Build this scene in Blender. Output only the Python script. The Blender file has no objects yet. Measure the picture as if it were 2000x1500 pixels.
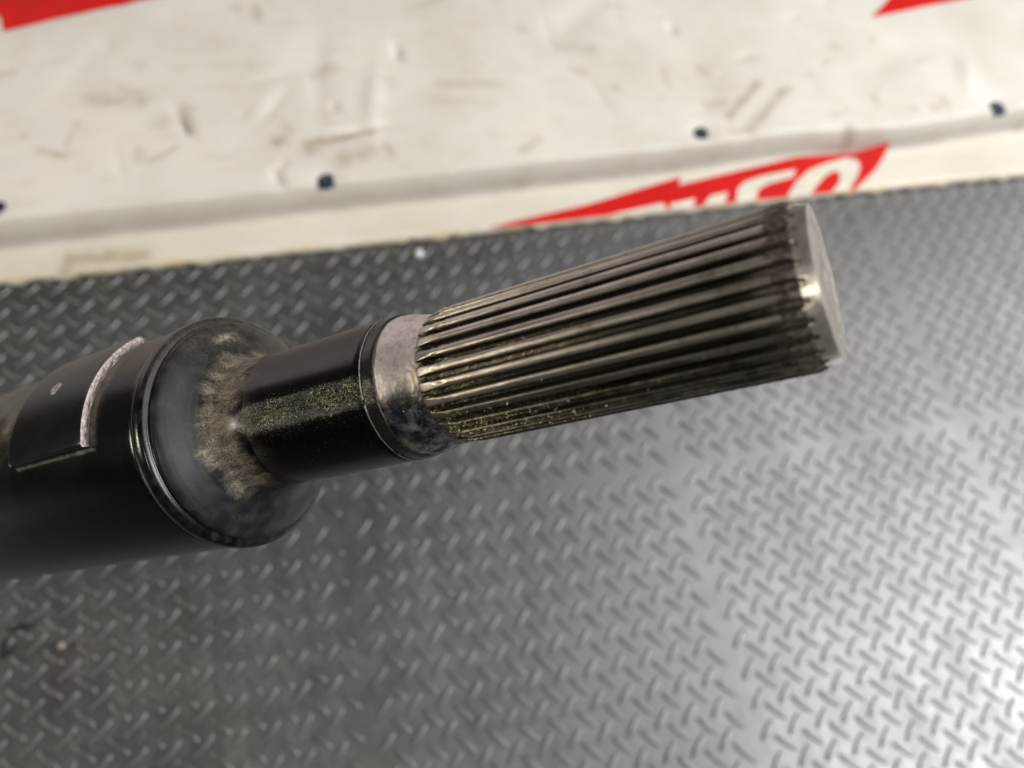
import bpy, bmesh, math, random
from mathutils import Vector, Matrix, noise
from mathutils.geometry import tessellate_polygon
random.seed(7)
SC = bpy.context.scene
COL = SC.collection

# ------------------------------------------------------------------ camera
PX = 0.0254                     # tread pitch of the floor mat
S = 0.0175                      # outer radius of the splines
cam_d = bpy.data.cameras.new('camera')
cam = bpy.data.objects.new('camera', cam_d)
COL.objects.link(cam)
cam.matrix_world = Matrix(((0.97588461, 0.12748771, -0.17718949, 0.31969945),
                           (-0.18988466, 0.89618125, -0.40100246, -0.4726056),
                           (0.10767101, 0.4249777, 0.89877745, 0.68414697),
                           (0, 0, 0, 1)))
cam_d.sensor_width = 36.0
cam_d.lens = 26.64
cam_d.clip_start = 0.005
cam_d.clip_end = 50
cam_d.dof.use_dof = True
cam_d.dof.focus_distance = 0.200
cam_d.dof.aperture_fstop = 8.8
SC.camera = cam

# ------------------------------------------------------------------ world and lamps
w = bpy.data.worlds.new('World')
SC.world = w
w.use_nodes = True
w.node_tree.nodes['Background'].inputs[0].default_value = (0.95, 0.93, 0.92, 1)
w.node_tree.nodes['Background'].inputs[1].default_value = 0.085
SC.view_settings.view_transform = 'Standard'
SC.view_settings.look = 'None'
SC.view_settings.exposure = 0
SC.view_settings.gamma = 1


def lamp(name, loc, target, sx, sy, power, color):
    d = bpy.data.lights.new(name, 'AREA')
    d.shape = 'RECTANGLE'
    d.size, d.size_y, d.energy, d.color = sx, sy, power, color
    o = bpy.data.objects.new(name, d)
    COL.objects.link(o)
    o.location = loc
    o.rotation_euler = (Vector(target) - Vector(loc)).to_track_quat('-Z', 'Y').to_euler()
    return o


lamp('garage_door_light', (2.35, -0.12, 2.0), (0.7, -0.3, 0), 2.0, 2.2, 54, (1.0, 0.985, 0.96))
lamp('skylight', (2.55, -1.12, 2.0), (0.9, -0.6, 0), 0.80, 0.80, 54, (0.93, 0.96, 1.0))
lamp('doorway_light', (-1.6, -0.45, 0.85), (0.35, -0.42, 0.5), 0.35, 0.28, 13, (1.0, 0.92, 0.76))
lamp('ceiling_lamp', (0.13, -1.25, 2.1), (0.4, -0.3, 0.3), 0.13, 0.13, 5, (1.0, 0.93, 0.80))
lamp('back_fill', (-0.9, 2.3, 0.55), (0.4, -0.3, 0.4), 3.2, 1.0, 16, (1.0, 0.89, 0.86))  # added soft lamp behind the sheet, brightens the upper spline lands


# ------------------------------------------------------------------ material helpers
class NT:
    def __init__(self, name):
        self.m = bpy.data.materials.new(name)
        self.m.use_nodes = True
        self.t = self.m.node_tree
        self.b = self.t.nodes['Principled BSDF']

    def n(self, kind, **kw):
        nd = self.t.nodes.new(kind)
        for k, v in kw.items():
            if k in ('inp',):
                for a, b in v.items():
                    if isinstance(b, bpy.types.NodeSocket):
                        self.t.links.new(b, nd.inputs[a])
                    else:
                        nd.inputs[a].default_value = b
            else:
                setattr(nd, k, v)
        return nd

    def set(self, **kw):
        for k, v in kw.items():
            k = k.replace('_', ' ')
            if isinstance(v, bpy.types.NodeSocket):
                self.t.links.new(v, self.b.inputs[k])
            else:
                self.b.inputs[k].default_value = v

    def coord(self, scale=(1, 1, 1)):
        tc = self.n('ShaderNodeTexCoord')
        mp = self.n('ShaderNodeMapping', inp={'Vector': tc.outputs['Object'], 'Scale': scale})
        return mp.outputs[0]

    def noise(self, scale, detail=4, rough=0.55, vec=None, dist=0.0):
        i = {'Scale': scale, 'Detail': detail, 'Roughness': rough, 'Distortion': dist}
        if vec is not None:
            i['Vector'] = vec
        else:
            i['Vector'] = self.coord()
        return self.n('ShaderNodeTexNoise', inp=i).outputs['Fac']

    def voro(self, scale, vec=None, feature='F1'):
        return self.n('ShaderNodeTexVoronoi', feature=feature,
                      inp={'Scale': scale, 'Vector': vec if vec is not None else self.coord()})

    def ramp(self, fac, stops):
        r = self.n('ShaderNodeValToRGB', inp={'Fac': fac})
        e = r.color_ramp.elements
        while len(e) < len(stops):
            e.new(0.5)
        for q, (p, c) in zip(e, stops):
            q.position = p
            q.color = c if len(c) == 4 else (*c, 1)
        return r.outputs[0]

    def mr(self, v, a, b, c=0.0, d=1.0):
        return self.n('ShaderNodeMapRange', inp={'Value': v, 'From Min': a, 'From Max': b,
                                                 'To Min': c, 'To Max': d}).outputs[0]

    def mix(self, f, a, b):
        nd = self.n('ShaderNodeMix', data_type='RGBA')
        for idx, v in ((0, f), (6, a), (7, b)):
            if isinstance(v, bpy.types.NodeSocket):
                self.t.links.new(v, nd.inputs[idx])
            else:
                nd.inputs[idx].default_value = v if idx == 0 or len(v) == 4 else (*v, 1)
        return nd.outputs[2]

    def math(self, op, a, b=0.0):
        nd = self.n('ShaderNodeMath', operation=op)
        for idx, v in ((0, a), (1, b)):
            if isinstance(v, bpy.types.NodeSocket):
                self.t.links.new(v, nd.inputs[idx])
            else:
                nd.inputs[idx].default_value = v
        return nd.outputs[0]

    def attr(self, name):
        return self.n('ShaderNodeAttribute', attribute_name=name).outputs['Fac']

    def bump(self, h, dist, strength=1.0, prev=None):
        i = {'Height': h, 'Distance': dist, 'Strength': strength}
        if prev is not None:
            i['Normal'] = prev
        return self.n('ShaderNodeBump', inp=i).outputs[0]


def mat_rubber():
    k = NT('black_rubber')
    big = k.noise(7, 4, 0.6)
    med = k.noise(22, 6, 0.7, None, 1.5)
    fine = k.noise(160, 5, 0.7)
    streak = k.noise(26, 5, 0.7, k.coord((1, 0.10, 1)), 0.4)
    col = k.ramp(k.math('ADD', k.math('MULTIPLY', big, 0.6), k.math('MULTIPLY', fine, 0.4)),
                 [(0.3, (0.011, 0.011, 0.010)), (0.75, (0.030, 0.028, 0.025))])
    tint = k.n('ShaderNodeTexNoise', inp={'Vector': k.coord(), 'Scale': 16.0, 'Detail': 3.0}).outputs['Color']
    hsv = k.n('ShaderNodeHueSaturation', inp={'Color': tint, 'Saturation': 1.3, 'Value': 0.055}).outputs[0]
    col = k.mix(0.35, col, hsv)
    col = k.mix(k.mr(med, 0.50, 0.80, 0, 0.55), col, (0.085, 0.074, 0.060))
    sp = k.mr(k.voro(95).outputs['Distance'], 0.0, 0.10, 1, 0)
    col = k.mix(k.math('MULTIPLY', sp, k.mr(med, 0.45, 0.6)), col, (0.20, 0.175, 0.14))
    r = k.math('ADD', k.mr(big, 0.3, 0.7, 0.37, 0.47), k.mr(fine, 0.3, 0.7, -0.04, 0.04))
    r = k.math('ADD', r, k.mr(med, 0.45, 0.75, 0.0, 0.12))
    r = k.math('ADD', r, k.mr(streak, 0.40, 0.65, -0.03, 0.06))
    k.set(Base_Color=col, Roughness=r)
    b = k.bump(big, 0.006, 0.25)
    k.set(Normal=k.bump(fine, 0.0005, 0.35, b))
    k.b.inputs['Specular IOR Level'].default_value = 1.0
    k.b.inputs['IOR'].default_value = 1.85
    return k.m


def mat_tread():
    k = NT('worn_tread_rubber')
    n = k.noise(55, 4, 0.6)
    f = k.noise(260, 5, 0.7)
    k.set(Base_Color=k.ramp(f, [(0.3, (0.014, 0.014, 0.013)), (0.75, (0.045, 0.043, 0.040))]),
          Roughness=k.mr(n, 0.3, 0.7, 0.39, 0.50), Normal=k.bump(f, 0.0005, 0.4))
    k.b.inputs['Specular IOR Level'].default_value = 1.0
    k.b.inputs['IOR'].default_value = 1.85
    return k.m


def mat_white_paint():
    k = NT('worn_white_paint')
    st = k.attr('stain')
    dk = k.attr('crease')
    n1 = k.noise(6, 5, 0.6)
    n2 = k.noise(90, 5, 0.7)
    n3 = k.noise(28, 5, 0.65, k.coord((1, 2.2, 1)))
    base = k.ramp(n1, [(0.25, (0.66, 0.62, 0.54)), (0.55, (0.79, 0.75, 0.68)), (0.8, (0.83, 0.78, 0.65))])
    base = k.mix(k.mr(n3, 0.50, 0.78, 0, 0.38), base, (0.55, 0.48, 0.34))
    s = k.math('MULTIPLY', st, k.mr(n2, 0.34, 0.66, 0.35, 0.9))
    col = k.mix(s, base, (0.27, 0.185, 0.085))
    col = k.mix(dk, col, (0.66, 0.50, 0.24))
    col = k.mix(k.math('MULTIPLY', k.attr('groove_shade'), k.mr(n3, 0.2, 0.8, 0.7, 1.0)), col, (0.20, 0.18, 0.155))  # shade inside the groove, put into the paint colour
    k.set(Base_Color=col, Roughness=k.mr(n3, 0.3, 0.7, 0.36, 0.52))
    k.set(Normal=k.bump(n2, 0.0006, 0.15))
    return k.m


def mat_simple(name, col, rough=0.5, metal=0.0, bump=None, var=0.25, vs=60):
    k = NT(name)
    n = k.noise(vs, 4, 0.6)
    c0 = tuple(v * (1 - var) for v in col)
    c1 = tuple(min(1, v * (1 + var)) for v in col)
    k.set(Base_Color=k.ramp(n, [(0.3, c0), (0.7, c1)]), Roughness=rough, Metallic=metal)
    if bump:
        k.set(Normal=k.bump(k.noise(bump[0], 4, 0.6), bump[1], 1))
    return k.m


def mat_black_paint():
    """glossy black paint with tan dust where the surface is marked dusty, greenish brass dust and a painted highlight where gritty"""
    k = NT('black_gloss_paint')
    dust = k.attr('dust')
    grit = k.attr('grit')
    haze_shade = k.attr('haze_shade')
    n1 = k.noise(2400, 5, 0.8)
    n2 = k.noise(700, 6, 0.75, k.coord((1, 1, 0.35)), 0.8)
    n3 = k.noise(110, 5, 0.6)
    base = k.mix(k.math('MULTIPLY', haze_shade, k.mr(n3, 0.3, 0.7, 0.5, 1)), (0.0010, 0.0010, 0.0010), (0.016, 0.0155, 0.020))
    dm = k.math('MULTIPLY', dust, k.mr(k.math('ADD', k.math('MULTIPLY', n1, 0.55), k.math('MULTIPLY', n2, 0.45)),
                                       0.40, 0.60, 0.0, 1.0))
    dm = k.math('MINIMUM', dm, 0.92)
    col = k.mix(dm, base, (0.50, 0.43, 0.32))
    v = k.voro(4600)
    rnd = k.n('ShaderNodeSeparateColor', inp={'Color': v.outputs['Color']}).outputs[0]
    cov = k.math('MULTIPLY', grit, k.mr(k.math('ADD', k.math('MULTIPLY', n2, 0.6), k.math('MULTIPLY', n3, 0.5)), 0.40, 0.72, 0.10, 0.85))
    gm = k.mr(k.math('SUBTRACT', k.math('MULTIPLY', cov, 0.62), rnd), 0.0, 0.16)
    spk = k.math('MULTIPLY', k.mr(k.voro(750).outputs['Distance'], 0.05, 0.10, 1, 0), k.mr(k.noise(90, 3, 0.6), 0.48, 0.62))
    col = k.mix(k.math('MULTIPLY', spk, 0.25), col, (0.40, 0.38, 0.33))
    col = k.mix(gm, col, (0.40, 0.40, 0.22))
    k.set(Base_Color=col, Metallic=k.math('MULTIPLY', gm, 0.6))
    r = k.math('ADD', k.math('ADD', k.math('MULTIPLY', haze_shade, 0.40), k.mr(n3, 0.3, 0.7, 0.11, 0.17)),
               k.math('MULTIPLY', dm, 0.65))
    k.set(Roughness=r)
    b1 = k.bump(n1, 0.00012, k.math('ADD', 0.10, k.math('MULTIPLY', k.math('MAXIMUM', dust, grit), 0.9)))
    b2 = k.bump(v.outputs['Distance'], 0.00015, k.math('MULTIPLY', grit, 0.8), b1)
    b3 = k.bump(n3, 0.0006, 0.12, b2)
    k.set(Normal=b3)
    k.b.inputs['Specular IOR Level'].default_value = 0.30
    return k.m


def mat_phosphate():
    k = NT('oily_dark_steel')
    grit = k.attr('grit')
    rough_zone = k.attr('dust')
    n1 = k.noise(900, 5, 0.7)
    n2 = k.noise(260, 5, 0.6, k.coord((1, 1, 0.12)))
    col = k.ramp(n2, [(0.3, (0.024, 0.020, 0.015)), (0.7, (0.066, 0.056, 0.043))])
    col = k.mix(k.math('MULTIPLY', rough_zone, k.mr(n1, 0.35, 0.65)), col, (0.25, 0.22, 0.19))
    v = k.voro(2400)
    sp = k.mr(k.n('ShaderNodeSeparateColor', inp={'Color': v.outputs['Color']}).outputs[0], 0.62, 0.7)
    gm = k.math('MULTIPLY', grit, k.math('MULTIPLY', sp, k.mr(n1, 0.45, 0.55)))
    col = k.mix(gm, col, (0.40, 0.36, 0.16))
    k.set(Base_Color=col, Metallic=0.75,
          Roughness=k.math('ADD', k.mr(n2, 0.3, 0.7, 0.24, 0.36), k.math('MULTIPLY', rough_zone, 0.25)))
    b = k.bump(n1, 0.00012, k.math('ADD', 0.15, k.math('MULTIPLY', k.math('MAXIMUM', grit, rough_zone), 0.9)))
    k.set(Normal=k.bump(v.outputs['Distance'], 0.0002, k.math('MULTIPLY', grit, 0.7), b))
    return k.m


def mat_land():
    k = NT('worn_spline_land')
    grit = k.attr('grit')
    n1 = k.noise(900, 5, 0.7)
    n2 = k.noise(420, 6, 0.65, k.coord((1, 1, 0.05)))
    n4 = k.noise(220, 5, 0.7)
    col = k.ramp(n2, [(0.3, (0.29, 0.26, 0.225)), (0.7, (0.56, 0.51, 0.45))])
    col = k.mix(k.mr(n4, 0.52, 0.72, 0, 0.7), col, (0.10, 0.085, 0.065))
    col = k.mix(k.math('MULTIPLY', k.attr('haze_shade'), k.mr(n4, 0.40, 0.56, 1.0, 0.72)), col, (0.045, 0.038, 0.028))  # underside lands painted dark, for the shade and dark reflection there
    col = k.mix(k.math('MULTIPLY', k.math('MULTIPLY', grit, 0.45), k.mr(n1, 0.42, 0.6)), col, (0.36, 0.34, 0.17))
    k.set(Base_Color=col, Metallic=0.85, Roughness=k.mr(n2, 0.3, 0.7, 0.30, 0.42))
    b = k.bump(n2, 0.0001, 0.35)
    k.set(Normal=k.bump(n1, 0.00015, k.math('MULTIPLY', grit, 1.0), b))
    return k.m


def mat_turned():
    k = NT('turned_bright_steel')
    wv = k.n('ShaderNodeTexWave', wave_type='BANDS', bands_direction='Z',
             inp={'Vector': k.coord(), 'Scale': 1100.0, 'Distortion': 1.5, 'Detail': 2.0, 'Detail Scale': 3.0})
    n = k.noise(200, 4, 0.6)
    k.set(Base_Color=k.ramp(n, [(0.3, (0.56, 0.51, 0.44)), (0.7, (0.76, 0.70, 0.62))]),
          Metallic=0.9, Roughness=k.mr(k.noise(500, 4, 0.6), 0.3, 0.7, 0.24, 0.42), Normal=k.bump(wv.outputs['Fac'], 0.000004, 0.6))
    return k.m


def mat_bare():
    """bare weld area: pinkish grey above, blotched with oil and heat tint below"""
    k = NT('bare_weld_metal')
    oil = k.attr('haze_shade')
    grit = k.attr('grit')
    n1 = k.noise(420, 6, 0.7)
    n2 = k.noise(150, 5, 0.6, None, 1.2)
    n3 = k.noise(1400, 4, 0.7)
    col = k.ramp(n1, [(0.28, (0.33, 0.28, 0.26)), (0.5, (0.60, 0.53, 0.50)), (0.75, (0.70, 0.64, 0.61))])
    crack = k.mr(k.voro(330, k.coord((1, 1, 1.3)), 'DISTANCE_TO_EDGE').outputs['Distance'], 0.0, 0.05, 1, 0)
    col = k.mix(k.math('MULTIPLY', crack, k.mr(n2, 0.52, 0.66, 0, 0.6)), col, (0.09, 0.07, 0.06))
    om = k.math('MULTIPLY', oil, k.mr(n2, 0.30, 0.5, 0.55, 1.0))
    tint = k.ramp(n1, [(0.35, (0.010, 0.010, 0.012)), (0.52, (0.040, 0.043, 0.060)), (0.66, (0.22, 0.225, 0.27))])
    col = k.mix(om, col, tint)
    gm = k.math('MULTIPLY', grit, k.mr(n2, 0.50, 0.56))
    col = k.mix(gm, col, (0.58, 0.46, 0.10))
    k.set(Base_Color=col, Metallic=k.math('ADD', 0.55, k.math('MULTIPLY', om, 0.1)),
          Roughness=k.math('SUBTRACT', 0.46, k.math('MULTIPLY', om, 0.22)))
    b = k.bump(n1, 0.0004, 0.45)
    k.set(Normal=k.bump(n3, 0.0001, 0.5, b))
    return k.m


M = {
    'rubber': mat_rubber(),
    'tread': mat_tread(),
    'paint': mat_white_paint(),
    'red': mat_simple('red_print', (0.64, 0.008, 0.006), 0.6, var=0.12, vs=20),
    'letter': mat_simple('cream_print', (0.74, 0.70, 0.58), 0.45, var=0.1, vs=30),
    'black': mat_black_paint(),
    'phos': mat_phosphate(),
    'land': mat_land(),
    'turned': mat_turned(),
    'bare': mat_bare(),
    'endface': mat_simple('dull_end_face', (0.36, 0.325, 0.29), 0.5, 0.75, (700, 0.0002), 0.3, 300),
    'sheared': mat_simple('sheared_steel', (0.46, 0.40, 0.38), 0.42, 0.75, (900, 0.0004), 0.45, 700),
    'screw': mat_simple('dark_screw', (0.022, 0.032, 0.045), 0.45, 0.3),
    'brass': mat_simple('brass_grit', (0.90, 0.84, 0.36), 0.35, 0.3, None, 0.3, 900),
    'steelgrit': mat_simple('steel_grit', (0.75, 0.72, 0.66), 0.3, 0.5, None, 0.3, 900),
    'bead': mat_simple('white_crumb', (0.86, 0.87, 0.85), 0.5),
    'pebble': mat_simple('tan_crumb', (0.42, 0.36, 0.30), 0.7),
    'scrap': mat_simple('dark_scrap', (0.012, 0.010, 0.009), 0.8),
}


# ------------------------------------------------------------------ object helpers
def link(name, me, mats=(), parent=None, kind=None, smooth=True):
    o = bpy.data.objects.new(name, me)
    COL.objects.link(o)
    for m in mats:
        me.materials.append(m)
    if parent:
        o.parent = parent
    if kind:
        o['kind'] = kind
    if smooth:
        me.polygons.foreach_set('use_smooth', [True] * len(me.polygons))
    return o


def tag(o, label, cat=None, group=None):
    o['label'] = label
    if cat:
        o['category'] = cat
    if group:
        o['group'] = group


def mesh(name, vs, fs, idx=None, attrs=None):
    me = bpy.data.meshes.new(name)
    me.from_pydata(vs, [], fs)
    if idx:
        me.polygons.foreach_set('material_index', idx)
    for an, vals in (attrs or {}).items():
        a = me.attributes.new(an, 'FLOAT', 'POINT')
        a.data.foreach_set('value', vals)
    me.update()
    return me


def sst(a, b, x):
    t = max(0.0, min(1.0, (x - a) / (b - a)))
    return t * t * (3 - 2 * t)


# ------------------------------------------------------------------ floor mat
fl = mesh('floor', [(-3, -3, 0), (4, -3, 0), (4, 3, 0), (-3, 3, 0)], [(0, 1, 2, 3)])
floor = link('floor', fl, [M['rubber']], kind='structure', smooth=False)
floor['label'] = 'black rubber floor mat with raised diamond treads in square fields'

TL, TW, TH = 0.46 * PX, 0.112 * PX, 0.062 * PX


def tread_geo():
    vs, fs, n = [], [], 10
    for sc, h in ((1.0, 0.0), (0.80, 0.72), (0.45, 1.0)):
        for q in range(n):
            a = 2 * math.pi * q / n
            c, s = math.cos(a), math.sin(a)
            x = TL * c * (0.55 + 0.45 * sc)
            y = TW * (abs(s) ** 0.85) * math.copysign(1, s) * sc
            vs.append((x, y, TH * h * (1 - 0.10 * c * c * (sc < 1))))
    for r in range(2):
        for q in range(n):
            a, b = r * n + q, r * n + (q + 1) % n
            fs.append((a, b, b + n, a + n))
    fs.append(tuple(range(2 * n, 3 * n)))
    return vs, fs


tv, tf = tread_geo()
tread_me = mesh('tread', tv, tf)
tread_me.materials.append(M['tread'])
tread_me.polygons.foreach_set('use_smooth', [True] * len(tread_me.polygons))

spots = []
for bi in range(-1, 4):
    for bj in range(-1, 2):
        for a in range(12):
            for b in range(12):
                i, j = bi * 12.5 - 1 + a, bj * 12.44 - 1 + b
                spots.append((i * PX, -j * PX, math.radians(45)))
                if True:
                    spots.append(((i + 0.5) * PX, -(j + 0.5) * PX, math.radians(-45)))
cw = cam.matrix_world.inverted()
cl = cam.location if False else Vector((0.3197, -0.4726, 0.6841))


def in_view(x, y):
    p = cw @ Vector((x, y, 0))
    u, v = p.x / -p.z * 0.74, p.y / -p.z * 0.74
    return abs(u) < 0.5 and abs(v) < 0.375 and y < 0.012 + 0.014 * x


vis = [s for s in spots if in_view(s[0], s[1])]
vis.sort(key=lambda s: (Vector((s[0], s[1], 0)) - cl).length)
first = set(vis[:298])
for (x, y, a) in first:
    o = bpy.data.objects.new('tread', tread_me)
    COL.objects.link(o)
    o.parent = floor
    o.location = (x, y, -0.0002)
    o.rotation_euler = (0, 0, a + random.gauss(0, 0.02))
    s = random.uniform(0.93, 1.06)
    o.scale = (s, random.uniform(0.92, 1.1), random.uniform(0.85, 1.1))
vs, fs = [], []
for (x, y, a) in spots:
    if (x, y, a) in first or y > 0.06:
        continue
    a += random.gauss(0, 0.02)
    c, s_ = math.cos(a), math.sin(a)
    k = random.uniform(0.93, 1.06)
    o0 = len(vs)
    vs += [(x + (p[0] * c - p[1] * s_) * k, y + (p[0] * s_ + p[1] * c) * k, p[2] - 0.0002) for p in tv]
    fs += [tuple(q + o0 for q in f) for f in tf]
link('tread_field', mesh('tread_field', vs, fs), [M['tread']], floor, 'stuff')


# ------------------------------------------------------------------ white panel lying on the mat
def ye(x):
    return 0.008 + 0.014 * x + 0.0012 * noise.noise(Vector((x * 9, 3, 0)))


def yc(x):
    return 0.047 + 0.036 * x + 0.007 * noise.noise(Vector((x * 5.5, 7, 0)))


DENTS = [  # x, y, half length, half width, angle, depth
    (0.155, 0.172, 0.020, 0.0055, 112, 0.0045), (0.395, 0.258, 0.013, 0.005, 100, 0.003), (0.745, 0.277, 0.009, 0.005, 95, 0.002),
    (0.248, 0.088, 0.012, 0.004, 110, 0.003), (0.254, 0.104, 0.006, 0.004, 20, 0.002), (0.316, 0.181, 0.008, 0.003, 110, 0.0025),
    (0.340, 0.146, 0.030, 0.0035, 4, 0.003), (0.62, 0.30, 0.05, 0.02, 40, 0.0015), (0.30, 0.22, 0.06, 0.012, 85, 0.0015),
    (0.36, 0.19, 0.05, 0.010, 80, -0.0018), (1.02, 0.20, 0.05, 0.02, 30, 0.0012), (0.05, 0.26, 0.05, 0.012, 60, 0.001),
    (1.12, 0.17, 0.03, 0.012, 75, -0.0018), (0.52, 0.36, 0.04, 0.01, 95, 0.001)]
HOLES = [(-0.02, 0.078, 0.0105), (0.298, 0.079, 0.0115), (0.733, 0.106, 0.0125), (1.14, 0.112, 0.0135)]


def ph(x, y):
    e, c = ye(x), yc(x)
    top = sst(c + 0.003, c + 0.019, y)
    h = 0.012 + 0.0235 * top
    h -= 0.0105 * math.exp(-((y - c - 0.0045) / 0.0058) ** 2)
    if y < e + 0.006:
        q = max(0.0, (e + 0.006 - y) / 0.006)
        h -= 0.006 * (1 - math.sqrt(max(0.0, 1 - q * q)))
    # bright rounded bead between the groove and the flange
    h += 0.0016 * math.exp(-((y - c + 0.004) / 0.004) ** 2)
    if top > 0.02:
        h += top * (0.0022 * noise.noise(Vector((x * 7, y * 6, 1))) + 0.0008 * noise.noise(Vector((x * 22, y * 14, 4))))
        for (dx, dy, L, W, A, D) in DENTS:
            ux, uy = x - dx, y - dy
            if abs(ux) < 0.12 and abs(uy) < 0.12:
                a = math.radians(A)
                p = (ux * math.cos(a) + uy * math.sin(a)) / L
                q = (-ux * math.sin(a) + uy * math.cos(a)) / W
                h -= 2.8 * D * math.exp(-p * p - q * q)
        for (hx, hy, r) in HOLES:
            d = math.hypot(x - hx, y - hy) / r
            if d < 4:
                h -= 0.0045 * math.exp(-(d / 1.1) ** 2)
                ddx = (x - hx) / (r * 4)
                if hy - 0.05 < y < hy and abs(ddx) < 1:
                    h += 0.0016 * (1 - ddx * ddx) * math.exp(-((y - hy + 0.02) / 0.01) ** 2)
    return h


def seg_d(x, y, a, b):
    ax, ay = a
    bx, by = b
    t = max(0, min(1, ((x - ax) * (bx - ax) + (y - ay) * (by - ay)) / ((bx - ax) ** 2 + (by - ay) ** 2 + 1e-12)))
    return math.hypot(x - ax - t * (bx - ax), y - ay - t * (by - ay))


_r = random.Random(11)
for _ in range(34):
    DENTS.append((_r.uniform(-0.05, 1.35), _r.uniform(0.10, 0.42), _r.uniform(0.004, 0.03), _r.uniform(0.0025, 0.008), _r.uniform(0, 180), _r.uniform(0.0003, 0.0011)))
for _ in range(6):
    DENTS.append((_r.uniform(0.0, 1.3), _r.uniform(0.12, 0.4), _r.uniform(0.05, 0.12), _r.uniform(0.012, 0.03), _r.uniform(50, 110), _r.uniform(-0.0016, 0.0016)))
STAINS = [  # from, to, half width, strength
    ((0.062, 0.214), (0.112, 0.206), 0.010, 0.55), ((0.09, 0.222), (0.11, 0.214), 0.008, 0.4),
    ((0.252, 0.136), (0.256, 0.137), 0.007, 0.9), ((0.281, 0.128), (0.350, 0.139), 0.006, 0.8),
    ((0.283, 0.118), (0.290, 0.124), 0.010, 0.55), ((0.318, 0.104), (0.345, 0.112), 0.010, 0.6),
    ((0.772, 0.128), (0.828, 0.176), 0.006, 0.75), ((0.790, 0.104), (0.862, 0.164), 0.007, 0.7),
    ((0.752, 0.148), (0.775, 0.150), 0.007, 0.5), ((0.014, 0.146), (0.040, 0.136), 0.004, 0.6),
    ((0.040, 0.150), (0.050, 0.180), 0.003, 0.4), ((0.440, 0.203), (0.505, 0.197), 0.006, 0.45),
    ((0.430, 0.180), (0.49, 0.172), 0.010, 0.25), ((0.595, 0.255), (0.63, 0.25), 0.010, 0.35),
    ((0.604, 0.215), (0.61, 0.21), 0.006, 0.5), ((0.645, 0.183), (0.647, 0.184), 0.005, 0.55),
    ((0.24, 0.345), (0.242, 0.318), 0.005, 0.6), ((0.366, 0.12), (0.37, 0.105), 0.004, 0.6),
    ((0.515, 0.098), (0.535, 0.112), 0.006, 0.4), ((0.921, 0.095), (0.926, 0.092), 0.007, 0.7),
    ((0.040, 0.024), (0.110, 0.020), 0.008, 0.85), ((0.036, 0.012), (0.042, 0.022), 0.006, 0.8),
    ((0.15, 0.30), (0.19, 0.28), 0.02, 0.12), ((0.16, 0.19), (0.13, 0.17), 0.008, 0.35),
    ((0.42, 0.33), (0.46, 0.345), 0.003, 0.5), ((0.30, 0.235), (0.315, 0.24), 0.008, 0.4),
    ((0.983, 0.152), (0.984, 0.153), 0.004, 0.5), ((0.955, 0.232), (0.96, 0.225), 0.006, 0.3),
    ((1.02, 0.118), (1.021, 0.119), 0.005, 0.5), ((1.05, 0.118), (1.051, 0.119), 0.005, 0.5),
    ((0.93, 0.20), (0.935, 0.21), 0.004, 0.35), ((0.26, 0.16), (0.265, 0.15), 0.004, 0.4),
    ((0.38, 0.215), (0.385, 0.21), 0.006, 0.3), ((0.55, 0.40), (0.60, 0.42), 0.004, 0.5)]

xs = [-0.5 + 0.004 * k for k in range(591)]
for _ in range(40):
    x0, y0, a0, l0 = _r.uniform(-0.05, 1.35), _r.uniform(0.09, 0.42), _r.uniform(0, 3.14), _r.choice([0.002, 0.002, 0.01, 0.03])
    STAINS.append(((x0, y0), (x0 + l0 * math.cos(a0), y0 + l0 * math.sin(a0)), _r.uniform(0.0015, 0.006), _r.uniform(0.25, 0.6)))
rows = []
vs, fs, at, cr, gr = [], [], [], [], []
for x in xs:
    e, c = ye(x), yc(x)
    # front: underside, hem face, rounded top, flange, groove, main face
    lst = [e + 0.010, e + 0.001, e, e]
    zs = [0.0012, 0.0015, 0.003, 0.006]
    ylist = [e + 0.0002, e + 0.0008, e + 0.002, e + 0.004, e + 0.006] + [e + 0.006 + (c - 0.012 - e - 0.006) * q / 6 for q in range(1, 7)]
    ylist += [c - 0.012 + 0.0015 * q for q in range(1, 26)]
    y0 = ylist[-1]
    ylist += [y0 + (0.75 - y0) * (q / 170) for q in range(1, 171)]
    # torn, lumpy hem edge
    lump = 0.0040 * max(0.0, noise.noise(Vector((x * 45, 0, 9)))) - 0.003 * max(0.0, noise.noise(Vector((x * 70, 0, 19)))) + 0.0035 * max(0.0, math.sin(x * 2 * math.pi / PX) - 0.72) * sst(0.9, 0.98, x)
    pts = [(x, yy - (lump if q in (1, 2, 3) else 0), zz) for q, (yy, zz) in enumerate(zip(lst, zs))]
    pts += [(x, yy, ph(x, yy)) for yy in ylist]
    for (px_, py_, pz_) in pts:
        vs.append((px_, py_, pz_))
        s = 0.0
        for (a, b, wd, st) in STAINS:
            if abs(px_ - a[0]) < 0.14 and abs(py_ - a[1]) < 0.1:
                d = seg_d(px_, py_, a, b) / wd
                if d < 2.2:
                    s = max(s, 1.0 * st * math.exp(-max(0.0, d + 0.5 * noise.noise(Vector((px_ * 110, py_ * 110, 2)))) ** 2 * 0.9))
        at.append(s)
        gr.append(0.5 * math.exp(-((py_ - c - 0.0065) / 0.0075) ** 2))  # strength of the shade painted along the groove
        cr.append(0.16 * (1 - sst(c - 0.006, c + 0.002, py_)) + 0.8 * math.exp(-((py_ - e) / 0.005) ** 2) * max(0, 0.25 + noise.noise(Vector((px_ * 25, 1, 1)))))
    rows.append(len(pts))
n = rows[0]
for a in range(len(xs) - 1):
    for b in range(n - 1):
        p = a * n + b
        fs.append((p, p + n, p + n + 1, p + 1))
panel = bpy.data.objects.new('metal_sheet', None)
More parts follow.
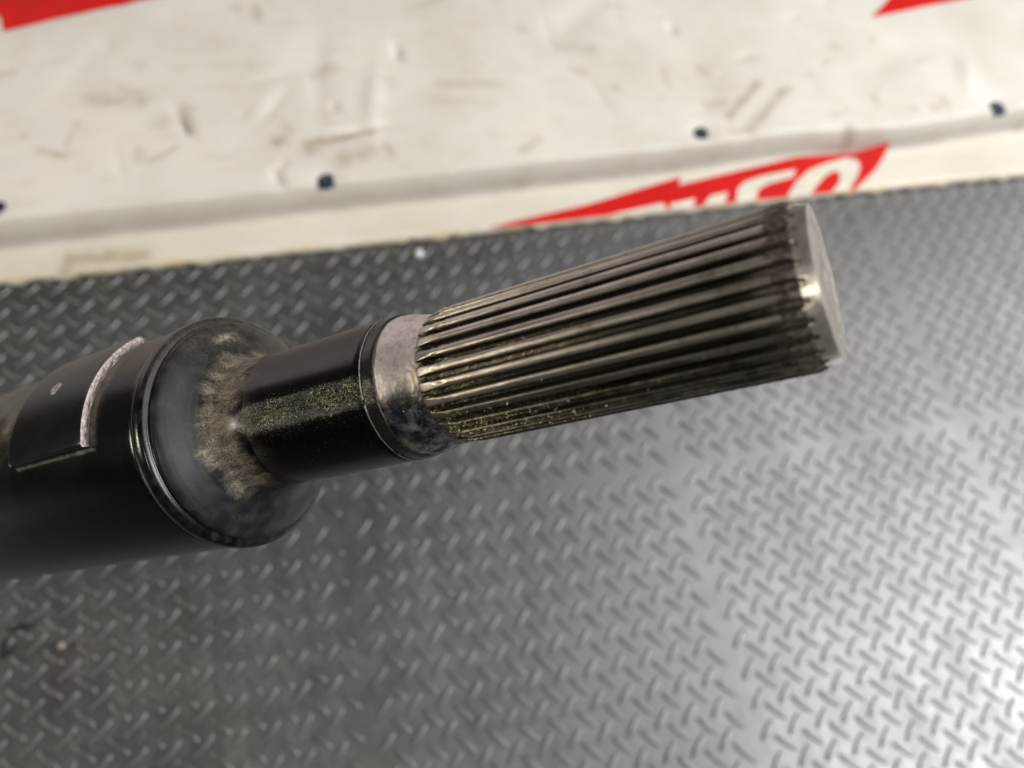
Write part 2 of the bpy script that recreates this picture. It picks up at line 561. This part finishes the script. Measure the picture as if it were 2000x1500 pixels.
COL.objects.link(panel)
tag(panel, 'worn dented white metal sheet with red prints lying on the black mat', 'metal sheet')
link('panel_sheet', mesh('panel_sheet', vs, fs, None, {'stain': at, 'crease': cr, 'groove_shade': gr}), [M['paint']], panel)


def decal(name, pts, m, lift, label=None):
    tess = tessellate_polygon([[Vector((p[0], p[1], 0)) for p in pts]])
    vs, fs = [], []
    nd = 14
    for tri in tess:
        A, B, C = (Vector(pts[q]) for q in tri)
        if (B - A).cross(C - A) < 0:
            B, C = C, B
        b0 = len(vs)
        for a in range(nd + 1):
            for b in range(nd + 1 - a):
                p = A + (B - A) * a / nd + (C - A) * b / nd
                vs.append((p.x, p.y, ph(p.x, max(p.y, ye(p.x) + 0.0003)) + lift))
        row = [b0]
        for a in range(nd + 1):
            row.append(row[-1] + nd + 1 - a)
        for a in range(nd):
            for b in range(nd - a):
                fs.append((row[a] + b, row[a + 1] + b, row[a] + b + 1))
                if b < nd - a - 1:
                    fs.append((row[a + 1] + b, row[a + 1] + b + 1, row[a] + b + 1))
    me = mesh(name, vs, fs)
    o = link(name, me, [m], panel)
    if label:
        o['label'] = label
    return o


decal('emblem', [(-0.30, 0.30), (-0.20, 0.33), (-0.036, 0.345), (-0.031, 0.320), (0.135, 0.369), (0.242, 0.403), (0.32, 0.47), (-0.3, 0.47)], M['red'], 0.0010,
      'red angular emblem at the upper left of the sheet')
decal('emblem', [(1.027, 0.278), (1.195, 0.309), (1.358, 0.345), (1.46, 0.42), (1.17, 0.42), (1.095, 0.335), (1.058, 0.303)], M['red'], 0.0010,
      'red pointed emblem at the upper right of the sheet')
decal('emblem', [(0.461, 0.0158), (0.57, 0.0172), (0.70, 0.0192), (0.80, 0.0205), (0.912, 0.0220), (0.948, 0.047), (0.966, 0.064), (0.988, 0.0875),
                 (0.925, 0.083), (0.851, 0.076), (0.77, 0.063), (0.694, 0.050), (0.700, 0.062), (0.58, 0.034)],
      M['red'], 0.0010, 'red lightning shaped emblem cut by the sheet edge')
LET = [
    [(0.600, 0.0175), (0.628, 0.0180), (0.669, 0.0190), (0.670, 0.024), (0.664, 0.0265), (0.640, 0.0225)],
    [(0.674, 0.0190), (0.702, 0.0195), (0.708, 0.029), (0.676, 0.0245)],
    [(0.716, 0.0197), (0.742, 0.0202), (0.750, 0.034), (0.727, 0.0305)],
    [(0.756, 0.0203), (0.781, 0.0207), (0.789, 0.034), (0.806, 0.041), (0.838, 0.047), (0.846, 0.058), (0.80, 0.0525), (0.775, 0.046), (0.763, 0.037)],
    [(0.822, 0.0210), (0.852, 0.0214), (0.864, 0.032), (0.880, 0.045), (0.897, 0.0515), (0.900, 0.044), (0.893, 0.032), (0.881, 0.0217),
     (0.903, 0.0220), (0.921, 0.040), (0.931, 0.055), (0.931, 0.064), (0.918, 0.069), (0.890, 0.064), (0.862, 0.055), (0.840, 0.040)],
]
M['red'].node_tree.nodes['Principled BSDF'].inputs['Specular IOR Level'].default_value = 0.2
for L in LET:
    decal('letter', L, M['letter'], 0.0015)

for (hx, hy, r) in HOLES:
    bm = bmesh.new()
    n_ = 20
    rings = [(1.0, 0.0), (1.0, 0.0014), (0.85, 0.0024), (0.45, 0.0028), (0.4, 0.0012)]
    grid = []
    for (rr, zz) in rings:
        grid.append([bm.verts.new((rr * r * 0.95 * math.cos(2 * math.pi * q / n_), rr * r * 0.80 * math.sin(2 * math.pi * q / n_), zz)) for q in range(n_)])
    for a in range(len(rings) - 1):
        for q in range(n_):
            bm.faces.new((grid[a][q], grid[a][(q + 1) % n_], grid[a + 1][(q + 1) % n_], grid[a + 1][q]))
    bm.faces.new(grid[-1])
    me = bpy.data.meshes.new('screw')
    bm.to_mesh(me)
    bm.free()
    o = link('screw', me, [M['screw']], panel)
    o.location = (hx, hy, ph(hx, hy) - 0.0002)
    o.rotation_euler = (0.12, 0.05, random.random())

# ------------------------------------------------------------------ the shaft (local Z runs from the splined tip down the tube, local X faces the camera)
E1 = Vector((-0.61983169, -0.39235452, 0.67960768))
E2 = Vector((-0.1216928, 0.90361682, 0.41069149))
AX = Vector((-0.7752416, 0.17185624, -0.60783706))
TIP = Vector((0.40883063, -0.40582209, 0.56361835))
shaft = bpy.data.objects.new('drive_shaft', None)
COL.objects.link(shaft)
rotm = Matrix((E1, E2, AX)).transposed().to_4x4()
shaft.matrix_world = Matrix.Translation(TIP) @ rotm
tag(shaft, 'glossy black steel drive shaft with a bare splined end pointing up to the right', 'drive shaft')


def lathe(name, prof, nseg, mats, att=None, rfun=None, mfun=None, cap0=False, cap1=False, smooth=True, sharp=None):
    vs, fs, idx = [], [], []
    A = {'dust': [], 'grit': [], 'haze_shade': []}
    for (t, r) in prof:
        for q in range(nseg):
            a = 2 * math.pi * q / nseg
            rr = rfun(t, a, r) if rfun else r
            vs.append((rr * S * math.cos(a), rr * S * math.sin(a), t * S))
            ph_ = math.degrees(a)
            ph_ = ph_ - 360 if ph_ > 180 else ph_
            d = att(t, ph_, rr) if att else (0, 0, 0)
            for k_, v in zip(('dust', 'grit', 'haze_shade'), d):
                A[k_].append(v)
    for i in range(len(prof) - 1):
        for q in range(nseg):
            a, b = i * nseg + q, i * nseg + (q + 1) % nseg
            fs.append((a, a + nseg, b + nseg, b))
            idx.append(mfun(i, q) if mfun else 0)
    if cap0:
        fs.append(tuple(range(nseg)))
        idx.append(0)
    if cap1:
        fs.append(tuple(reversed(range((len(prof) - 1) * nseg, len(prof) * nseg))))
        idx.append(0)
    me = mesh(name, vs, fs, idx, A)
    o = link(name, me, mats, shaft, smooth=smooth)
    return o


def nz(x, y, z, s=1.0):
    return noise.noise(Vector((x * s, y * s, z * s)))


NT_ = 28
GR0 = 3.9


def tooth(phi):
    """0 in the groove bottom, 1 on the land"""
    u = ((phi - GR0) / (360 / NT_)) % 1.0
    d = min(u, 1 - u)          # distance from the groove centre, 0..0.5
    return sst(0.15, 0.29, d) * 0.90 + 0.10 * (1 - max(0.0, (0.5 - d) / 0.25) ** 2 if d > 0.25 else 0.0)


def spl_r(t, a, r):
    phi = math.degrees(a)
    T = tooth(phi)
    g = 0.862
    # grooves run out upwards at the inner end and break through the chamfer at the tip
    if t > 4.72:
        g = 0.862 + 0.085 * sst(4.72, 4.98, t)
    base = g + (1.0 - g) * T
    if t > 4.6:
        base += 0.016 * nz(t * 9, phi / 2.5, 3)
    if 0.16 < t < 0.45:
        base += 0.008 * nz(t * 14, phi / 2.2, 8) * sst(0.16, 0.24, t)
    base -= 0.010 * max(0.0, nz(t * 5, phi / 1.6, 21) - 0.25) * T
    base += 0.004 * nz(t * 1.3, phi / 3.0, 33)
    return min(r, base)


def spl_att(t, phi, r):
    low = sst(30, -45, phi) if False else sst(-40, 30, -phi)
    g = sst(3.0, 4.9, t) * 0.75
    g = max(g, (0.9 if t > 4.3 else 0) * (0.5 + 0.5 * nz(t * 3, phi / 14, 2)))
    band = math.exp(-((phi - 8) / 10) ** 2) * sst(1.8, 3.4, t)
    g = max(g * (0.25 + 0.7 * low), band * 0.7)
    g = max(g, 0.5 * math.exp(-((phi + 40) / 10) ** 2) * sst(0.6, 3.0, t) * (0.5 + nz(t * 2, phi / 5, 5)))
    g *= 1 - 0.8 * (1 - sst(-62, -52, phi))
    d = 1.0 - sst(0.25, 0.75, t + 0.15 * nz(phi / 4, t * 5, 1))
    return (max(0.0, d), max(0.0, min(1.0, g)), 1 - sst(-40, -8, phi + 8 * nz(t * 1.5, phi / 10, 6)))  # last value: painted shade on the downward-facing lands


prof = [(0.16, 0.985), (0.19, 1.0)]
t = 0.22
while t < 4.6:
    prof.append((t, 1.0))
    t += 0.035 if t < 0.6 else 0.06
t = 4.6
while t < 4.88:
    prof.append((t, 1.0 - 0.016 * sst(4.75, 4.88, t)))
    t += 0.03
prof += [(4.91, 0.982), (4.94, 0.978), (4.98, 0.972), (5.02, 0.965), (5.06, 0.952), (5.09, 0.92)]
NS = NT_ * 20


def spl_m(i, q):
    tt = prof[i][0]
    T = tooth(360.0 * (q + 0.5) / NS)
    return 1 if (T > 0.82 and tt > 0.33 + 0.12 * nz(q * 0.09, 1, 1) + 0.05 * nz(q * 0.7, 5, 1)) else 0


# outer start: the chamfer belongs to the tip part; both follow the same tooth form
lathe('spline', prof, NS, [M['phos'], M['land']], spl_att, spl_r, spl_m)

tp = [(-0.055, 0.02), (-0.055, 0.20), (-0.075, 0.24), (-0.06, 0.62), (-0.05, 0.66), (-0.075, 0.70), (-0.082, 0.80), (-0.082, 0.86), (-0.082, 0.900), (-0.080, 0.915), (-0.080, 0.915), (-0.076, 0.918), (-0.02, 0.930), (0.04, 0.948), (0.10, 0.966), (0.13, 0.976), (0.16, 0.985)]


def tip_r(t, a, r):
    if t < -0.03:
        return r
    return spl_r(t, a, r) if t > 0.16 else min(r, 0.862 + 0.14 * tooth(math.degrees(a)) + 0.13 * (1 - sst(0.07, 0.155, t)))


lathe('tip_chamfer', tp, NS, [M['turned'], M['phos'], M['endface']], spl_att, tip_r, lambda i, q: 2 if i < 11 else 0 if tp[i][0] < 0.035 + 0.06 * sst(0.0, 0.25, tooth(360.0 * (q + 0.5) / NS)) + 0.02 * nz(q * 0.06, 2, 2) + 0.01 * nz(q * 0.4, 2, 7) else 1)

# bare welded zone
bp = [(4.92, 0.90), (4.97, 0.925), (5.02, 0.938), (5.08, 0.948), (5.14, 0.955), (5.22, 0.965), (5.3, 0.985), (5.38, 1.005), (5.46, 1.025), (5.54, 1.045),
      (5.62, 1.058), (5.70, 1.064), (5.78, 1.066), (5.90, 1.066)]
bpf = []
for (a, b) in zip(bp, bp[1:]):
    for q in range(4):
        u = q / 4
        bpf.append((a[0] + (b[0] - a[0]) * u, a[1] + (b[1] - a[1]) * u))
bpf.append(bp[-1])


def bare_r(t, a, r):
    phi = math.degrees(a)
    phi = phi - 360 if phi > 180 else phi
    low = sst(-15, -35, phi) if False else (1 - sst(-40, -8, phi))
    c, s_ = math.cos(a), math.sin(a)
    v = r + 0.010 * nz(c * 6, s_ * 6, t * 5) * (0.5 + 1.8 * low)
    v += 0.022 * low * max(0, nz(c * 9, s_ * 9, t * 8 + 5)) * sst(5.75, 5.5, t) if False else 0.0
    if t < 5.75:
        v += 0.05 * low * max(0.0, nz(c * 5 + 3, s_ * 5, t * 6)) * (1 - sst(5.5, 5.75, t))
    v += 0.006 * nz(c * 25, s_ * 25, t * 25)
    return v


def bare_a(t, phi, r):
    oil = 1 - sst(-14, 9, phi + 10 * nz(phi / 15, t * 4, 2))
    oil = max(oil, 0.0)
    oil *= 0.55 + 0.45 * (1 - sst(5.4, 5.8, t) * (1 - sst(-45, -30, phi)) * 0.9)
    g = math.exp(-((phi - 3) / 13) ** 2) * (1 - sst(5.05, 5.5, t + 0.1 * nz(phi / 6, t * 7, 1)))
    return (0, max(g, 0), max(0, min(1, oil)))


lathe('weld_zone', bpf, 320, [M['bare']], bare_a, bare_r)


# black painted band with its scribed edge, neck, domed end and tube
def interp(lst, step):
    out = []
    for (a, b) in zip(lst, lst[1:]):
        k = max(1, int(math.hypot(b[0] - a[0], b[1] - a[1]) / step))
        for q in range(k):
            u = q / k
            out.append((a[0] + (b[0] - a[0]) * u, a[1] + (b[1] - a[1]) * u))
    out.append(lst[-1])
    return out


def grit_sheen(t, phi):
    c = 10
    g = math.exp(-((phi - c) / (8 if phi > c else 14)) ** 2) * (0.9 + 0.5 * nz(t * 2.5, phi / 6, 12))  # brass speckle that also paints the highlight strip along the neck
    return g


def neck_a(t, phi, r):
    root = 0.5 * sst(7.9, 8.5, t + 0.3 * nz(phi / 18, t, 5)) * sst(-60, -10, phi)
    g = grit_sheen(t, phi) + 0.10 * (1 - sst(-45, 10, phi)) * max(0, nz(phi / 10, t * 2, 1) + 0.3)
    hz = 0.75 * sst(14, 60, phi)
    return (max(0, min(0.75, root * 0.55 + 0.05 * sst(20, 60, phi))), max(0, min(1, g)), hz)


band = interp([(5.70, 1.066), (5.705, 1.086), (5.73, 1.094), (5.90, 1.098), (5.915, 1.088), (5.93, 1.086)], 0.03)
lathe('painted_band', band, 220, [M['black']], lambda t, p, r: (0.06, 0.5 * math.exp(-((p - 3) / 10) ** 2), 0.5 * sst(10, 60, p) + 0.08))
wire = [(5.925 + 0.028 * math.cos(math.radians(180 - a)), 1.083 + 0.024 * math.sin(math.radians(a))) for a in range(0, 181, 20)]
lathe('scribed_ring', wire, 220, [M['black'], M['sheared']], None,
      lambda t, a, r: r + 0.006 * nz(math.cos(a) * 30, math.sin(a) * 30, t * 6),
      lambda i, q: 1 if i in (3, 4) and nz(q * 0.13, i, 2) > -0.25 else 0)
neck = interp([(5.95, 1.084), (5.975, 1.082), (6.0, 1.097), (6.04, 1.101), (7.2, 1.100), (8.30, 1.100)], 0.05)
lathe('neck', neck, 220, [M['black']], neck_a)

dome = [(8.30, 1.100), (8.50, 1.101), (8.65, 1.107), (8.80, 1.128), (8.92, 1.165), (9.01, 1.22), (9.085, 1.30), (9.14, 1.39), (9.19, 1.49), (9.24, 1.60),
        (9.29, 1.71), (9.33, 1.79), (9.36, 1.84), (9.385, 1.868), (9.41, 1.882), (9.44, 1.885)]


def dome_a(t, phi, r):
    ang = sst(-72, -38, phi + 14 * nz(t * 3, r * 3, 7))
    u = t + 0.16 * nz(phi / 16, r * 3, 3) + 0.07 * nz(phi / 4, r * 6, 9)
    d = sst(8.32, 8.78, u + 0.12 * sst(0, 50, phi))
    ro = r + 0.16 * nz(phi / 20, 1, 3) + 0.10 * nz(phi / 6, r * 2, 5) + 0.05 * nz(phi / 2, r * 6, 5)
    d *= 1 - sst(1.14, 1.40, ro)
    d *= ang * (0.80 + 0.55 * nz(phi / 8, t * 6, 4))
    d = max(d, 0.85 * math.exp(-((phi - 84) / 9) ** 2 - ((r - 1.60) / 0.09) ** 2 + 1.2 * nz(phi / 3, r * 14, 6)))
    d = max(d, 0.03 + 0.10 * nz(phi / 9, r * 6, 1) + 0.10 * sst(30, 80, phi))
    d = max(d, 0.9 * math.exp(-((phi - 6) / 12) ** 2 - ((t - 8.85) / 0.22) ** 2))
    g = grit_sheen(t, phi) * (1 - sst(8.1, 8.6, t))
    return (max(0, min(1, d)), max(0, g), 0.6 * sst(8.5, 9.0, t) if t < 9.3 else 0.6)


lathe('shoulder', interp(dome, 0.022), 260, [M['black']], dome_a)

tube = interp([(9.44, 1.885), (9.450, 1.868), (9.468, 1.868), (9.475, 1.91), (9.485, 1.965), (9.52, 2.005), (9.58, 2.018), (9.66, 2.016), (9.72, 2.00), (9.745, 1.978),
               (9.76, 1.966), (9.79, 1.972), (9.83, 1.975)], 0.03)
tube += [(9.83 + 0.12 * k, 1.972) for k in range(1, 50)]
tube += [(16.5, 1.97), (30, 1.97), (50.0, 1.97), (50.3, 1.94), (50.3, 0.02)]
PL0, PL1, PA0, PA1 = 10.86, 13.02, 10.2, 76.0


def tube_a(t, phi, r):
    if t < 9.80:
        return (0.02 + 0.12 * sst(20, 60, phi) + 0.1 * nz(phi / 5, t * 8, 1), 0, 0.15 + 0.3 * sst(20, 60, phi))
    d = 0.0
    if PA0 - 4 < phi < PA1 + 5:
        d = max(d, 0.95 * math.exp(-((t - 10.82) / (0.035 + 0.13 * sst(25, 50, phi))) ** 2) * sst(PA0 - 2, 18, phi))
    if PL0 - 0.1 < t < PL1:
        d = max(d, 0.42 * math.exp(-((phi - PA0 + 1.6) / 0.9) ** 2) * (0.7 + 0.8 * nz(t * 4, 1, 1)))
    d = max(d, 0.38 * sst(38, 78, phi))
    d = max(d, 0.5 * sst(13.0, 13.3, t) * math.exp(-((phi - 34) / 16) ** 2) * (0.6 + nz(t * 3, phi / 8, 3)))
    return (max(0, min(1, d)), 0, 0.70 * sst(12, 70, phi))


lathe('tube', tube, 300, [M['black']], tube_a)

# balance weight: a curved slab welded on the tube
vs, fs, idx, dst, hz = [], [], [], [], []
na, nt = 60, 30
R0, R1 = 1.965, 2.115
ring = []
for i in range(nt + 1):
    u = i / nt
    t = PL0 + (PL1 - PL0) * u
    for j in range(na + 1):
        v = j / na
        p = math.radians(PA0 + (PA1 - PA0) * v)
        rr = R1
        if j == 0 or j == na:
            rr -= 0.02
        if i == nt:
            rr -= 0.02
        if i == 0:
            rr -= 0.008
        # pressed weld dimple
        vs.append((rr * S * math.cos(p), rr * S * math.sin(p), t * S))
        dst.append(0.015 + 0.12 * sst(45, 75, math.degrees(p)))
        hz.append(0.55 * sst(10, 60, math.degrees(p)) + 0.12)
nn = na + 1
for i in range(nt):
    for j in range(na):
        a = i * nn + j
        fs.append((a, a + nn, a + nn + 1, a + 1))
        idx.append(0)


def wall(pairs, m, rev=False):
    base = len(vs)
    k = 5
    for (i, j) in pairs:
        t = PL0 + (PL1 - PL0) * i / nt
        p = math.radians(PA0 + (PA1 - PA0) * j / na)
        for q in range(k + 1):
            rr = vs[i * nn + j]
            r_top = math.hypot(rr[0], rr[1]) / S
            r_ = r_top + (R0 - r_top) * q / k
            dt = -0.012 * math.sin(math.pi * q / k) - 0.006 * nz(j * 0.35, q * 0.9, 4) if m == 1 else 0
            if q == 0:
                dt = 0
            vs.append((r_ * S * math.cos(p), r_ * S * math.sin(p), (t + dt) * S))
            dst.append(0.0)
            hz.append(0.05)
    for a in range(len(pairs) - 1):
        for q in range(k):
            b = base + a * (k + 1) + q
            f = (b, b + 1, b + k + 2, b + k + 1)
            fs.append(f if not rev else tuple(reversed(f)))
            idx.append(m)


wall([(0, j) for j in range(na + 1)], 1, True)
wall([(nt, j) for j in range(na + 1)], 0)
wall([(i, 0) for i in range(nt + 1)], 0)
wall([(i, na) for i in range(nt + 1)], 0, True)
wt = link('balance_weight', mesh('balance_weight', vs, fs, idx, {'dust': dst, 'haze_shade': hz, 'grit': [0.0] * len(vs)}),
          [M['black'], M['sheared']], shaft, smooth=False)
for pgn in wt.data.polygons[:na * nt]:
    pgn.use_smooth = True
wt['label'] = 'curved black plate with a bright sheared edge'

# the spot weld crater on the weight
ct, cp = 12.02, math.radians(44.5)
vs, fs = [], []
prf = [(0.135, -0.002), (0.115, 0.010), (0.090, 0.018), (0.062, 0.010), (0.045, 0.0), (0.028, 0.004), (0.004, 0.012)]
n_ = 28
for (rr, hh) in prf:
    for q in range(n_):
        a = 2 * math.pi * q / n_
        dt, dp = rr * math.cos(a) * 1.0, rr * math.sin(a) * 0.95
        hq = hh + 0.006 * nz(math.cos(a) * 2, math.sin(a) * 2, rr * 20) * (hh > 0)
        p = cp + dp / 2.115
        r_ = 2.115 + hq
        vs.append((r_ * S * math.cos(p), r_ * S * math.sin(p), (ct + dt) * S))
for i in range(len(prf) - 1):
    for q in range(n_):
        a, b = i * n_ + q, i * n_ + (q + 1) % n_
        fs.append((a, b, b + n_, a + n_))
fs.append(tuple(range((len(prf) - 1) * n_, len(prf) * n_)))
o = link('spot_weld', mesh('spot_weld', vs, fs), [M['sheared']], wt)


# ------------------------------------------------------------------ grit caught on the splines
def grit_mesh(name, items):
    vs, fs = [], []
    for (t, phi, r, sz) in items:
        c = Vector((r * S * math.cos(math.radians(phi)), r * S * math.sin(math.radians(phi)), t * S))
        b = len(vs)
        for k in range(4):
            dv = Vector((random.gauss(0, 1), random.gauss(0, 1), random.gauss(0, 1))).normalized() * sz * random.uniform(0.5, 1.2)
            vs.append(tuple(c + dv))
        fs += [(b, b + 1, b + 2), (b, b + 3, b + 1), (b + 1, b + 3, b + 2), (b, b + 2, b + 3)]
    return mesh(name, vs, fs)


its = []


def surf_r(t, phi):
    if t < 4.9:
        return spl_r(t, math.radians(phi), 1.0)
    if t < 5.9:
        for (a, b) in zip(bp, bp[1:]):
            if a[0] <= t <= b[0]:
                return a[1] + (b[1] - a[1]) * (t - a[0]) / (b[0] - a[0])
    return 1.10


for _ in range(900):     # along the lower lands
    phi = random.gauss(-52, 11)
    t = 4.9 - abs(random.gauss(0, 1.0))
    phi = max(phi, -66)
    if t > 0.5:
        its.append((t, phi, surf_r(t, phi) + 0.002, random.uniform(0.00008, 0.00036)))
for g in range(-5, 6):   # rows at the groove ends
    for _ in range(40):
        phi = GR0 + g * 360 / NT_ + random.gauss(0, 1.8)
        t = 4.88 - abs(random.gauss(0, 0.35))
        its.append((t, phi, surf_r(t, phi) + 0.004, random.uniform(0.00007, 0.00027)))
for _ in range(260):     # the top inner corner
    phi = random.gauss(62, 9)
    t = 4.85 - abs(random.gauss(0, 0.22))
    its.append((t, phi, surf_r(t, phi) + 0.002, random.uniform(0.00007, 0.00027)))
for _ in range(160):
    phi = random.gauss(0, 12)
    t = 5.0 + abs(random.gauss(0, 0.2))
    its.append((t, phi, surf_r(t, phi) + 0.003, random.uniform(0.00006, 0.00022)))
its = [q for q in its if q[2] > 0]
half = [q for q in its if random.random() < 0.7]
rest = [q for q in its if q not in half]
g1 = grit_mesh('brass_grit', half)
o = link('brass_grit', g1, [M['brass']], None, 'stuff', smooth=False)
o.matrix_world = shaft.matrix_world.copy()
tag(o, 'fine golden metal grit stuck in the inner ends of the spline grooves', 'grit')
dst2 = [(random.uniform(0.5, 5.8), random.uniform(-60, 60), 0, random.uniform(0.00005, 0.00015)) for _ in range(150)]
dst2 = [(a, b, surf_r(a, b) + 0.003, c) for (a, b, _, c) in dst2]
dst2 += [(random.uniform(6.1, 7.9), random.gauss(0, 22), 1.104, random.uniform(0.00003, 0.00009)) for _ in range(160)]
g2 = grit_mesh('steel_grit', rest + dst2)
o = link('steel_grit', g2, [M['steelgrit']], None, 'stuff', smooth=False)
o.matrix_world = shaft.matrix_world.copy()
tag(o, 'fine silvery metal specks scattered over the splines and neck', 'grit')


# ------------------------------------------------------------------ small crumbs
def crumb(name, loc, size, m, label, cat, squash=(1, 1, 1), rough=0.18, seg=2):
    bm = bmesh.new()
    bmesh.ops.create_icosphere(bm, subdivisions=seg, radius=size)
    for v in bm.verts:
        k = 1 + rough * noise.noise(v.co / size * 1.6 + Vector((loc[0] * 50, 0, 0)))
        v.co = Vector((v.co.x * k * squash[0], v.co.y * k * squash[1], v.co.z * k * squash[2]))
    me = bpy.data.meshes.new(name)
    bm.to_mesh(me)
    bm.free()
    o = link(name, me, [m])
    o.location = loc
    tag(o, label, cat)
    return o


crumb('white_crumb', (0.384, -0.004, 0.0045), 0.0046, M['bead'], 'small round white crumb on the mat just below the edge of the white sheet', 'crumb', seg=3)
crumb('tan_crumb', (0.045, -0.347, 0.0024), 0.0027, M['pebble'], 'tiny tan crumb on the mat treads at lower left', 'crumb')
crumb('dark_scrap', (0.012, -0.327, 0.0014), 0.0055, M['scrap'], 'black scrap on the mat near the left picture edge, the upper of two', 'scrap', (1.7, 0.45, 0.3), 0.6)
crumb('dark_scrap', (0.002, -0.342, 0.0014), 0.0055, M['scrap'], 'black scrap on the mat near the left picture edge, the lower of two', 'scrap', (0.6, 1.3, 0.3), 0.6)
# crumb clinging to the far rim of the tip face
a = math.radians(22)
loc = TIP + E1 * (0.915 * S * math.cos(a)) * 0 + E2 * 0
cr_ = crumb('metal_crumb', TIP, 0.00022, M['steelgrit'], 'tiny metal crumb clinging to the rim of the splined tip', 'crumb', (1, 0.8, 1.6), 0.7, 1)
cr_.location = TIP + (E1 * math.cos(math.radians(172)) + E2 * math.sin(math.radians(172))) * 0.89 * S - AX * 0.10 * S
